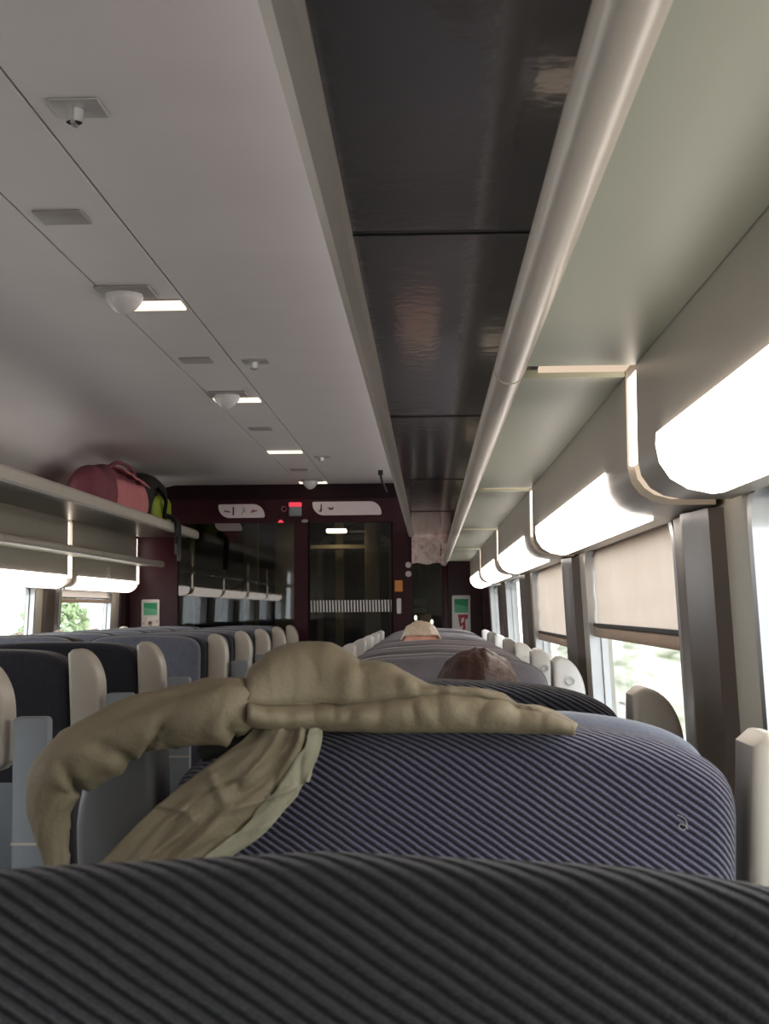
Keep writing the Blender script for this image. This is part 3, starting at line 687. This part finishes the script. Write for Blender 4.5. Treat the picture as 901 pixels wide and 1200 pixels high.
dl2 = ['first camera-facing double seat across aisle, navy headrest with creased cover', 'second camera-facing double seat across aisle, only cream wing clear', 'third camera-facing double seat across aisle, middle of the far wings', 'fourth camera-facing double seat across aisle, last but one before end wall', 'last double seat across aisle, backed against the end wall glass']
first = None
for i, Y in enumerate((5.97, 6.78, 7.55, 8.36, 9.16)):
    if first is None:
        first = build_double(double_seat(Y, -1, dl2[i]), -1); first.rotation_euler.z = math.pi
    else:
        c = copy_tree(first); c.location.y = Y; c['label'] = dl2[i]

# ------------------------------------------------------------------ khaki coat on the second seat
coat = thing('coat', 'khaki coat draped over the navy ribbed seat, one sleeve hanging into the aisle', 'coat', (-0.1, 1.32, Zr(-0.14)))
top_t = [(289, 806), (293, 789), (313, 770), (338, 759), (362, 756), (387, 758), (404, 767), (419, 776), (440, 779), (458, 782), (478, 793), (499, 806), (520, 809), (546, 810), (572, 813), (588, 817), (604, 829), (631, 833), (650, 839), (664, 846), (674, 853)]
bot_t = [(289, 842), (300, 848), (330, 851), (380, 852), (450, 854), (520, 854), (600, 854), (674, 857)]
seam_t = [(289, 824), (307, 828), (382, 825), (418, 825), (449, 820), (515, 812), (560, 814), (591, 820), (610, 831), (640, 838), (674, 853)]
def coat_top(u, v):
    px = 289 + 385 * u
    yt, yb, ys = interp(top_t, px), interp(bot_t, px), interp(seam_t, px)
    ys = max(ys, yt + 1)
    # v: 0 rear hem .. .35 seam .. .62 ridge .. 1 far side
    ridgeY = 1.345 + 0.02 * u
    if v < 0.08: Y, y = 1.30 - 0.10 * v, yb - (yb - ys) * 0.02 * v
    elif v < 0.35:
        t = (v - 0.08) / 0.27; Y = 1.290 - 0.014 * math.sin(math.pi * t) + 0.012 * t; y = yb + (ys - yb) * t
    elif v < 0.62:
        t = (v - 0.35) / 0.27; Y = 1.296 + (ridgeY - 1.296) * t ** 1.5 - 0.010 * math.sin(math.pi * t); y = ys + (yt - ys) * math.sin(t * math.pi / 2) ** 0.9
    else:
        t = (v - 0.62) / 0.38; Y = ridgeY + (1.47 - ridgeY) * t; y = yt + (852 - yt) * t ** 2.2 + 4 * t
    Y -= 0.035 * max(0, 1 - u / 0.22) ** 1.3 * (1 if v < 0.62 else 1 - (v - 0.62) / 0.38)
    p = at(px, y, Y)
    fold = 0.0045 * fbm((px * 0.018 + y * 0.02, v * 2.5, 1.3), 1.6) + 0.0025 * fbm((px * 0.06, v * 7, 4.1), 1.0)
    if 0.30 < v < 0.40: fold += 0.003 * math.cos((v - 0.35) / 0.05 * math.pi / 2)   # stitched hem ridge
    if 0.08 < v < 0.30: fold -= 0.0014 * max(0, math.sin(px * 0.16 + 2 * math.sin(px * .05))) ** 6
    fold += 0.004 * crease((px * 0.01, v * 2.0, 3.3), 1.1) - 0.004 * crease((px * 0.016, v * 3.0, 9.3), 1.0)
    edge = min(1, v / 0.1) * min(1, (1 - v) / 0.1)
    return p + Vector((0, -0.8, 0.35)) * fold * edge
bm = bmesh.new(); grid(bm, coat_top, 90, 46)
o = wobj('folded_body', bm, MT['coat'], coat, ang=180)
sd = o.modifiers.new('Solidify', 'SOLIDIFY'); sd.thickness = 0.004; sd.offset = 1
Lr = spline([(302, 846), (285, 866), (242, 898), (203, 928), (165, 962), (122, 1006), (80, 1050)], 60)
Rr = spline([(378, 848), (374, 880), (360, 912), (337, 945), (306, 980), (264, 1010), (225, 1052)], 60)
def ysurf(px, y):                  # rear of the seat leans forward lower down; the cloth hangs just behind it
    return 1.292 - 0.00012 * max(0, 378 - px) + 0.010 * (y - 850) / 200
def panel_fn(u0, u1, lift, seed):
    def fn(u, v):
        i = min(58, int(v * 59)); f = v * 59 - i
        L = [Lr[i][q] + (Lr[i + 1][q] - Lr[i][q]) * f for q in (0, 1)]; Rg = [Rr[i][q] + (Rr[i + 1][q] - Rr[i][q]) * f for q in (0, 1)]
        uu = u0 + (u1 - u0) * u
        px, y = L[0] + (Rg[0] - L[0]) * uu, L[1] + (Rg[1] - L[1]) * uu
        p = at(px, y, ysurf(px, y) - lift)
        w = math.sin(math.pi * min(1, max(0, uu * 1.02)))
        d = 0.012 * w + 0.006 * fbm((uu * 3.2 + v * 0.9, v * 2.4 - uu * 1.5, seed), 1.7) * (0.4 + w) + 0.003 * fbm((uu * 9, v * 5 + uu * 4, seed + 5), 1.0)
        d += 0.008 * crease((uu * 1.6 - v * 0.9, v * 2.4 + uu, seed), 1.0) - 0.006 * crease((uu * 2.4 + v * 1.2, v * 2.0 - uu * 1.4, seed + 3), 1.1)
        d += 0.006 * math.exp(-((uu - 0.35 - 0.3 * v) / 0.07) ** 2) - 0.006 * math.exp(-((uu - 0.55 + 0.15 * v) / 0.06) ** 2) * v
        return p - Vector((0, 1, 0)) * d
    return fn
bm = bmesh.new(); grid(bm, panel_fn(0, 0.86, 0.0, 2.2), 50, 70)
o = wobj('hanging_front', bm, MT['coat'], coat, ang=180); sd = o.modifiers.new('Solidify', 'SOLIDIFY'); sd.thickness = 0.004
bm = bmesh.new(); grid(bm, panel_fn(0.80, 1.0, 0.006, 2.2), 12, 70)
o = wobj('front_trim', bm, MT['coat_trim'], coat, ang=180, label='paler edge strip down the hanging front'); sd = o.modifiers.new('Solidify', 'SOLIDIFY'); sd.thickness = 0.004
# sleeve
ctr = [(306, 822, 25), (292, 824, 29), (276, 828, 34), (255, 833, 39), (220, 839, 37), (185, 842, 34), (150, 855, 36), (118, 874, 38), (88, 892, 38), (66, 914, 33), (58, 945, 27), (60, 976, 20), (65, 1006, 15), (70, 1040, 13)]
C = spline(ctr, 90); pts = []; rad = []
for i, (px, y, r) in enumerate(C):
    t = i / 89; pts.append(at(px, y, 1.275 - 0.01 * math.sin(math.pi * t) + 0.065 * max(0, 1 - t / 0.17))); rad.append(r * 1.275 / F)
bm = bmesh.new(); rings = tube(bm, pts, rad, 36, flat=(1, 1))
for i, ring in enumerate(rings):
    t = i / 89; c = pts[i]
    for j, v in enumerate(ring):
        d = v.co - c; a = 2 * math.pi * j / 36; k = 1.0; n = d.normalized()
        under = max(0.0, min(1.0, 0.35 - 0.9 * n.z - 0.25 * n.y)); 
        for q, (tc, w, am, sl) in enumerate(((0.14, .022, .16, .06), (0.41, .016, .26, .08), (0.55, .018, .22, .06), (0.66, .018, .28, -.04))):
            sk = tc + sl * math.sin(a + q * 1.7)
            k -= am * math.exp(-((t - sk) / w) ** 2) * under - 0.35 * am * math.exp(-((t - sk - .035) / (w * 1.4)) ** 2) * under
        elbow = math.exp(-((t - 0.68) / 0.03) ** 2)
        k -= 0.22 * elbow * max(0, n.x)
        k += 0.13 * fbm((n.x * 1.1 + t * 4, n.y * 1.1, n.z + t * 3), 1.3) + 0.05 * fbm((n.x * 2 + t * 11, n.y * 2, n.z * 2 + t * 7), 1.2)
        for a0, am in ((2.2 + 1.3 * math.sin(t * 6), .13), (4.4 - 1.6 * math.sin(t * 5 + 1), .12), (0.4 + 1.1 * math.sin(t * 7 + 2), .10)):
            da = (a - a0 + math.pi) % (2 * math.pi) - math.pi; k -= am * math.exp(-(da / 0.28) ** 2) * math.sin(math.pi * min(1, t * 1.3)) ** 2
        k += 0.20 * crease((n.x * 0.8 + t * 5, n.y * 0.8, n.z * .8 + t * 2), 1.0) - 0.18 * crease((n.x + t * 7, n.y, n.z + 4), 0.9)
        v.co = c + d * k
wobj('sleeve', bm, MT['coat'], coat, ang=180)
# dark roll laid in for the shade between sleeve and front
bm = bmesh.new(); tube(bm, [at(300, 836, 1.300), at(272, 862, 1.302), at(235, 884, 1.304)], [0.012, 0.016, 0.008], 12, flat=(1, 1)); wobj('fold_shade', bm, MT['coat_shade'], coat)

# loose thread on the seat, number rings on the far panel
p0 = at(800, 966, 1.329)
bm = bmesh.new(); tube(bm, [p0 + Vector((dx, 0, dz)) for dx, dz in spline([(-0.005, 0.009), (0.001, 0.006), (0.004, 0.001), (0.002, -0.005), (-0.003, -0.004), (-0.003, 0.0), (0.002, -0.001), (0.005, -0.005)], 30)], 0.00035, 6)
tag(obj('loose_thread', bm, MT['plate']), 'tiny white loose thread stuck to the navy ribbed seat', 'thread')
bm = bmesh.new()
for dz in (-0.020, 0.020):
    pts = [(2 * CX - 0.264, 8.45 + 0.030 * math.cos(2 * math.pi * i / 24), Zr(0.235) + dz + 0.019 * math.sin(2 * math.pi * i / 24)) for i in range(25)]; tube(bm, pts, 0.003, 6)
tag(obj('seat_number', bm, MT['white']), 'small pale figure of two stacked rings on panel above far opposite window', 'number')

# ------------------------------------------------------------------ bags
def lumpy(bm, amp, s, seed):
    for v in bm.verts: v.co += v.normal * amp * fbm(v.co + Vector((seed, 0, 0)), s)
ZS = Zr(0.521)
def soft_box(x0, x1, y0, y1, z0, z1, amp, seed, k=3.2, nseg=24):
    """rounded super-ellipsoid bag"""
    bm = bmesh.new(); c = Vector(((x0 + x1) / 2, (y0 + y1) / 2, (z0 + z1) / 2)); h = Vector(((x1 - x0) / 2, (y1 - y0) / 2, (z1 - z0) / 2))
    bmesh.ops.create_cube(bm, size=2.0); bmesh.ops.subdivide_edges(bm, edges=bm.edges, cuts=nseg // 2, use_grid_fill=True)
    for v in bm.verts:
        p = v.co; l = (abs(p.x) ** k + abs(p.y) ** k + abs(p.z) ** k) ** (1 / k); p /= l
        v.co = Vector((c.x + p.x * h.x, c.y + p.y * h.y, c.z + p.z * h.z))
    bm.normal_update(); lumpy(bm, amp, 9, seed)
    for v in bm.verts: v.co.z = max(v.co.z, z0 + 0.001)
    return bm
bag = thing('travel_bag', 'pink canvas travel bag on the rack across the aisle', 'bag', (-1.75, 7.5, ZS))
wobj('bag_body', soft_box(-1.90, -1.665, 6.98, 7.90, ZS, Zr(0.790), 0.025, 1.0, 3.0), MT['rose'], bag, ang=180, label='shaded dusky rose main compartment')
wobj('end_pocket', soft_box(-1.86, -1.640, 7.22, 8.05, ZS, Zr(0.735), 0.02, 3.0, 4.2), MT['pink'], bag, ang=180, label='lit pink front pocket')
bm = bmesh.new()
def flap(u, v):
    return Vector((-1.86 + 0.235 * u, 7.30 + 0.62 * v, Zr(0.745) + 0.022 * math.sin(math.pi * (1 - u) * .9) + 0.030 * (1 - v) - 0.022 * abs(fbm((u * 3, v * 4, 0), 1.5)) - 0.05 * max(0, u - 0.8)))
grid(bm, flap, 16, 16); o = wobj('top_flap', bm, MT['pink'], bag, ang=180); o.modifiers.new('Solidify', 'SOLIDIFY').thickness = 0.008
bm = bmesh.new(); tube(bm, spline([(-1.72, 7.25, Zr(0.77)), (-1.70, 7.40, Zr(0.815)), (-1.70, 7.75, Zr(0.815)), (-1.71, 7.9, Zr(0.765))], 20), 0.012, 8); wobj('carry_handle', bm, MT['rose'], bag)
bp = thing('backpack', 'black backpack with lime green side, behind the pink bag on rack', 'backpack', (-1.76, 8.5, ZS))
wobj('pack_body', soft_box(-1.95, -1.675, 8.10, 8.86, ZS, Zr(0.855), 0.02, 5.0, 3.0), MT['bag_black'], bp, ang=180)
wobj('side_pocket', soft_box(-1.76, -1.640, 8.28, 8.80, ZS, Zr(0.735), 0.012, 8.0, 2.6), MT['lime'], bp, ang=180, label='lime green side pocket')
bm = bmesh.new(); tube(bm, spline([(-1.68, 8.40, Zr(0.76)), (-1.625, 8.38, Zr(0.69)), (-1.63, 8.38, Zr(0.62)), (-1.635, 8.40, Zr(0.57))], 20), 0.020, 8, flat=(0.5, 1)); wobj('pocket_strap', bm, MT['bag_black'], bp)
for dx, dy, ln in ((0, 0, 0.22), (0.004, 0.06, 0.26)):
    bm = bmesh.new(); tube(bm, spline([(-1.66, 8.46 + dy, Zr(0.60)), (-1.605, 8.46 + dy, Zr(0.585)), (-1.574 + dx, 8.46 + dy, Zr(0.55)), (-1.572 + dx, 8.47 + dy, Zr(0.47)), (-1.575 + dx, 8.49 + dy, Zr(0.575) - ln)], 26), 0.022, 10, flat=(0.25, 1)); wobj('hanging_strap', bm, MT['strap'], bp)
bm = bmesh.new(); box(bm, -1.582, -1.566, 8.45, 8.51, Zr(0.42), Zr(0.47), bev=0.004); wobj('buckle', bm, MT['bag_black'], bp)
qj = thing('quilted_jacket', 'pale pink quilted jacket hanging at the far end of window-side rack', 'jacket', (-0.02, 9.44, Zr(0.5)))
bm = bmesh.new()
def qf(u, v):
    x = -0.118 + 0.20 * u; z = Zr(0.315 + 0.28 * v)
    return Vector((x, 9.452 - 0.010 * abs(math.sin((u * 3 + v * 4) * math.pi / 1.4)) * abs(math.sin((u * 3 - v * 4) * math.pi / 1.4)) - 0.010 * math.sin(math.pi * u), z + 0.006 * math.sin(u * 9) * (1 - v)))
grid(bm, qf, 40, 44); o = wobj('jacket_body', bm, MT['quilt'], qj, ang=180); o.modifiers.new('Solidify', 'SOLIDIFY').thickness = 0.01
bm = bmesh.new(); C = spline([(0.085, 9.45, Zr(0.56), .026), (0.110, 9.45, Zr(0.48), .040), (0.125, 9.45, Zr(0.42), .036), (0.112, 9.45, Zr(0.355), .030), (0.10, 9.45, Zr(0.30), .018)], 40)
tube(bm, [c[:3] for c in C], [c[3] * (1 + .12 * math.sin(i * 1.1)) for i, c in enumerate(C)], 18); lumpy(bm, 0.01, 25, 3); wobj('jacket_sleeve', bm, MT['quilt'], qj, ang=180)

# ------------------------------------------------------------------ passengers
def person(label, loc, rz, top, skin, hairm, bald):
    """seated figure facing +Y; head crown at height top"""
    t = thing('person', label, 'person', loc, rz)
    hz = top - 0.115; hy = 0.02
    bm = bmesh.new()
    ball(bm, (0, hy, hz + 0.01), 0.1, 0.76, 0.95, 1.08); ball(bm, (0, hy + 0.035, hz - 0.055), 0.07, 0.82, 0.85, 0.95); ball(bm, (0, hy + 0.062, hz - 0.09), 0.026)
    capsule(bm, (0, hy + 0.09, hz + 0.015), (0, hy + 0.108, hz - 0.022), 0.009, 0.014); ball(bm, (0, hy + 0.088, hz - 0.058), 0.020, 1.1, 0.6, 0.6)
    for s in (-1, 1):
        ball(bm, (s * 0.079, hy - 0.005, hz - 0.01), 0.028, 0.35, 0.7, 1.15); ball(bm, (s * 0.032, hy + 0.082, hz + 0.032), 0.018, 1.3, 0.6, 0.5)
    capsule(bm, (0, hy - 0.01, hz - 0.08), (0, hy - 0.03, hz - 0.19), 0.052, 0.060)
    sh = hz - 0.235
    capsule(bm, (-0.15, hy - 0.03, sh), (0.15, hy - 0.03, sh), 0.058, 0.058)
    capsule(bm, (0, hy - 0.03, sh - 0.05), (0, hy - 0.04, 0.56), 0.115, 0.12, (1.35, 0.85, 1))
    hands = []
    for s in (-1, 1):
        S, E, W = (s * 0.19, hy - 0.03, sh - 0.02), (s * 0.215, hy + 0.03, sh - 0.27), (s * 0.12, hy + 0.24, 0.63)
        capsule(bm, S, E, 0.050, 0.040); capsule(bm, E, W, 0.038, 0.026)
        P = Vector(W) + Vector((-s * 0.02, 0.05, -0.012)); capsule(bm, W, P, 0.026, 0.030, (1.2, 1, .6))
        for q in range(4):
            b0 = P + Vector((s * (-0.027 + 0.018 * q), 0.022, -0.004)); ln = (0.034, 0.040, 0.038, 0.030)[3 - q if s < 0 else q]
            b1 = b0 + Vector((0, ln, -0.008)); b2 = b1 + Vector((0, ln * 0.55, -0.022)); capsule(bm, b0, b1, 0.0085, 0.008); capsule(bm, b1, b2, 0.008, 0.007)
        th = P + Vector((-s * 0.030, -0.012, 0)); capsule(bm, th, th + Vector((-s * 0.018, 0.030, -0.004)), 0.010, 0.009); capsule(bm, th + Vector((-s * 0.018, 0.030, -0.004)), th + Vector((-s * 0.014, 0.056, -0.012)), 0.009, 0.007)
        Hh, K, A = (s * 0.085, hy, 0.555), (s * 0.10, hy + 0.35, 0.55), (s * 0.10, hy + 0.30, 0.10)
        capsule(bm, Hh, K, 0.075, 0.058); capsule(bm, K, A, 0.054, 0.038); capsule(bm, A, (s * 0.105, hy + 0.42, 0.045), 0.038, 0.032)
    o = obj('body', bm, skin, t); fuse(o, 0.0075, 5)
    bm = bmesh.new()
    capsule(bm, (-0.15, hy - 0.03, sh), (0.15, hy - 0.03, sh), 0.066, 0.066); capsule(bm, (0, hy - 0.03, sh - 0.05), (0, hy - 0.04, 0.53), 0.123, 0.13, (1.35, 0.87, 1))
    for s in (-1, 1):
        capsule(bm, (s * 0.19, hy - 0.03, sh - 0.02), (s * 0.215, hy + 0.03, sh - 0.27), 0.060, 0.050); capsule(bm, (s * 0.215, hy + 0.03, sh - 0.27), (s * 0.128, hy + 0.22, 0.635), 0.048, 0.037)
    o = obj('sweater', bm, MT['knit'], t); fuse(o, 0.011, 4)
    bm = bmesh.new()
    for s in (-1, 1):
        Hh, K, A = (s * 0.085, hy, 0.555), (s * 0.10, hy + 0.35, 0.55), (s * 0.10, hy + 0.30, 0.14)
        capsule(bm, Hh, K, 0.083, 0.066); capsule(bm, K, A, 0.063, 0.050)
    o = obj('trousers', bm, MT['jean'], t); fuse(o, 0.011, 4)
    for s in (-1, 1):
        bm = bmesh.new(); capsule(bm, (s * 0.10, hy + 0.28, 0.052), (s * 0.105, hy + 0.45, 0.042), 0.046, 0.038); o = obj('shoe', bm, MT['black'], t); fuse(o, 0.01, 3)
        bm = bmesh.new(); ball(bm, (s * 0.032, hy + 0.078, hz + 0.012), 0.0125); obj('eye', bm, MT['eye'], t)
        bm = bmesh.new(); ball(bm, (s * 0.032, hy + 0.088, hz + 0.012), 0.0055, 1, .6, 1); obj('iris', bm, MT['iris'], t)
    # hair
    bm = bmesh.new(); bmesh.ops.create_uvsphere(bm, u_segments=64, v_segments=40, radius=1.0)
    for v in list(bm.verts):
        p = v.co.copy()
        lim = (0.30 if p.y > 0.3 and not bald else -0.55 if not bald else 0.36)
        front = 0.42 if not bald else 0.50
        if (p.y > 0.35 and p.z < front) or p.z < lim: bm.verts.remove(v); continue
        a = math.atan2(p.y, p.x); k = 1 + 0.02 * math.sin(a * 17 + p.z * 5) * (1 - abs(p.z)) + 0.05 * fbm(p, 3.0) + 0.03 * fbm(p, 9.0)
        v.co = Vector((p.x * 0.088 * k, hy - 0.006 + p.y * 0.108 * k, hz + 0.012 + p.z * 0.119 * k))
    o = obj('hair', bm, hairm, t, ang=180); sd = o.modifiers.new('Solidify', 'SOLIDIFY'); sd.thickness = 0.006
    return t
person('passenger with auburn hair seated beyond black ribbed seat, only crown showing', (0.085, 2.47, 0), 0, Zr(-0.088), MT['skin'], MT['hair'], False)
person('passenger with thin blond hair and pink forehead, showing above far grey seats', (-0.035, 5.52, 0), math.pi, Zr(-0.062), MT['skin2'], MT['hair2'], True)

# ------------------------------------------------------------------ outdoors
struct('ground', B(-60, 60, -30, 60, -1.3, -1.2), MT['ballast'], smooth=False)
bm = bmesh.new()
grid(bm, lambda u, v: Vector((5.0 + 5.0 * v, -10 + 75 * u, -1.2 + 3.4 * v + 0.15 * fbm((u * 40, v * 6, 0), 1.0))), 160, 16); struct('embankment', bm, MT['bank'])
def tree(loc, h, label):
    t = thing('tree', label, 'tree', loc, group='trees outside the far windows')
    bm = bmesh.new(); tube(bm, [(0, 0, 0), (0.1, 0, h * .35), (0, .1, h * .7)], [.22, .16, .06], 10); obj('trunk', bm, MT['bark'], t)
    bm = bmesh.new(); rnd = random.Random(h)
    for i in range(900):
        a, b, r = rnd.uniform(0, 6.28), rnd.uniform(-1, 1), rnd.uniform(.5, 1) ** .5 * h * .33
        c = Vector((r * math.cos(a) * math.sqrt(1 - b * b), r * math.sin(a) * math.sqrt(1 - b * b), h * .62 + r * b * 1.2)); q = Matrix.Rotation(rnd.uniform(0, 6), 3, Vector((rnd.random(), rnd.random(), 1)).normalized())
        bm.faces.new([bm.verts.new(c + q @ Vector(p)) for p in ((-.22, 0, 0), (0, -.1, .05), (.22, 0, 0), (0, .12, 0))])
    obj('crown', bm, MT['leaf'], t, smooth=False)
tree((-8.6, 40, -1.2), 2.8, 'leafy tree outside the far left window, right one'); tree((-11.6, 42, -1.2), 3.2, 'leafy tree outside the far left window, left one')

# ------------------------------------------------------------------ light
w = bpy.data.worlds.new('sky'); sc.world = w; w.use_nodes = True; nt = w.node_tree; nt.nodes.clear()
out = nt.nodes.new('ShaderNodeOutputWorld'); bg = nt.nodes.new('ShaderNodeBackground'); tc = nt.nodes.new('ShaderNodeTexCoord')
nz = nt.nodes.new('ShaderNodeTexNoise'); nz.inputs['Scale'].default_value = 2.5; rp = nt.nodes.new('ShaderNodeValToRGB')
rp.color_ramp.elements[0].color = (0.78, 0.90, 1.0, 1); rp.color_ramp.elements[1].color = (1.0, 1.0, 1.0, 1)
nt.links.new(tc.outputs['Generated'], nz.inputs['Vector']); nt.links.new(nz.outputs['Fac'], rp.inputs['Fac']); nt.links.new(rp.outputs['Color'], bg.inputs['Color'])
bg.inputs['Strength'].default_value = 4.5; nt.links.new(bg.outputs[0], out.inputs[0])
sc.view_settings.view_transform = 'Standard'; sc.view_settings.look = 'None'; sc.view_settings.exposure = 0.0
sc.cycles.use_denoising = True; sc.cycles.max_bounces = 10; sc.cycles.transparent_max_bounces = 12; sc.cycles.sample_clamp_indirect = 6.0

# unseen fill lights added above the racks to brighten the ceiling
def add_ceiling_fill(x, z, y0, y1, wdt, power, aim, name='ceiling_fill'):
    L = bpy.data.lights.new(name, 'AREA'); L.shape = 'RECTANGLE'; L.size = wdt; L.size_y = y1 - y0; L.energy = power; L.color = (1.0, 0.95, 0.92)
    o = bpy.data.objects.new(name, L); COL.objects.link(o); o.location = (x, (y0 + y1) / 2, z)
    o.rotation_euler = (0, math.pi - aim, 0)
    return o
add_ceiling_fill(0.14, Zr(0.60), -1.5, 9.2, 0.14, 19, 0.85); add_ceiling_fill(2 * CX - 0.14, Zr(0.60), -1.5, 9.2, 0.14, 4.5, -0.85)
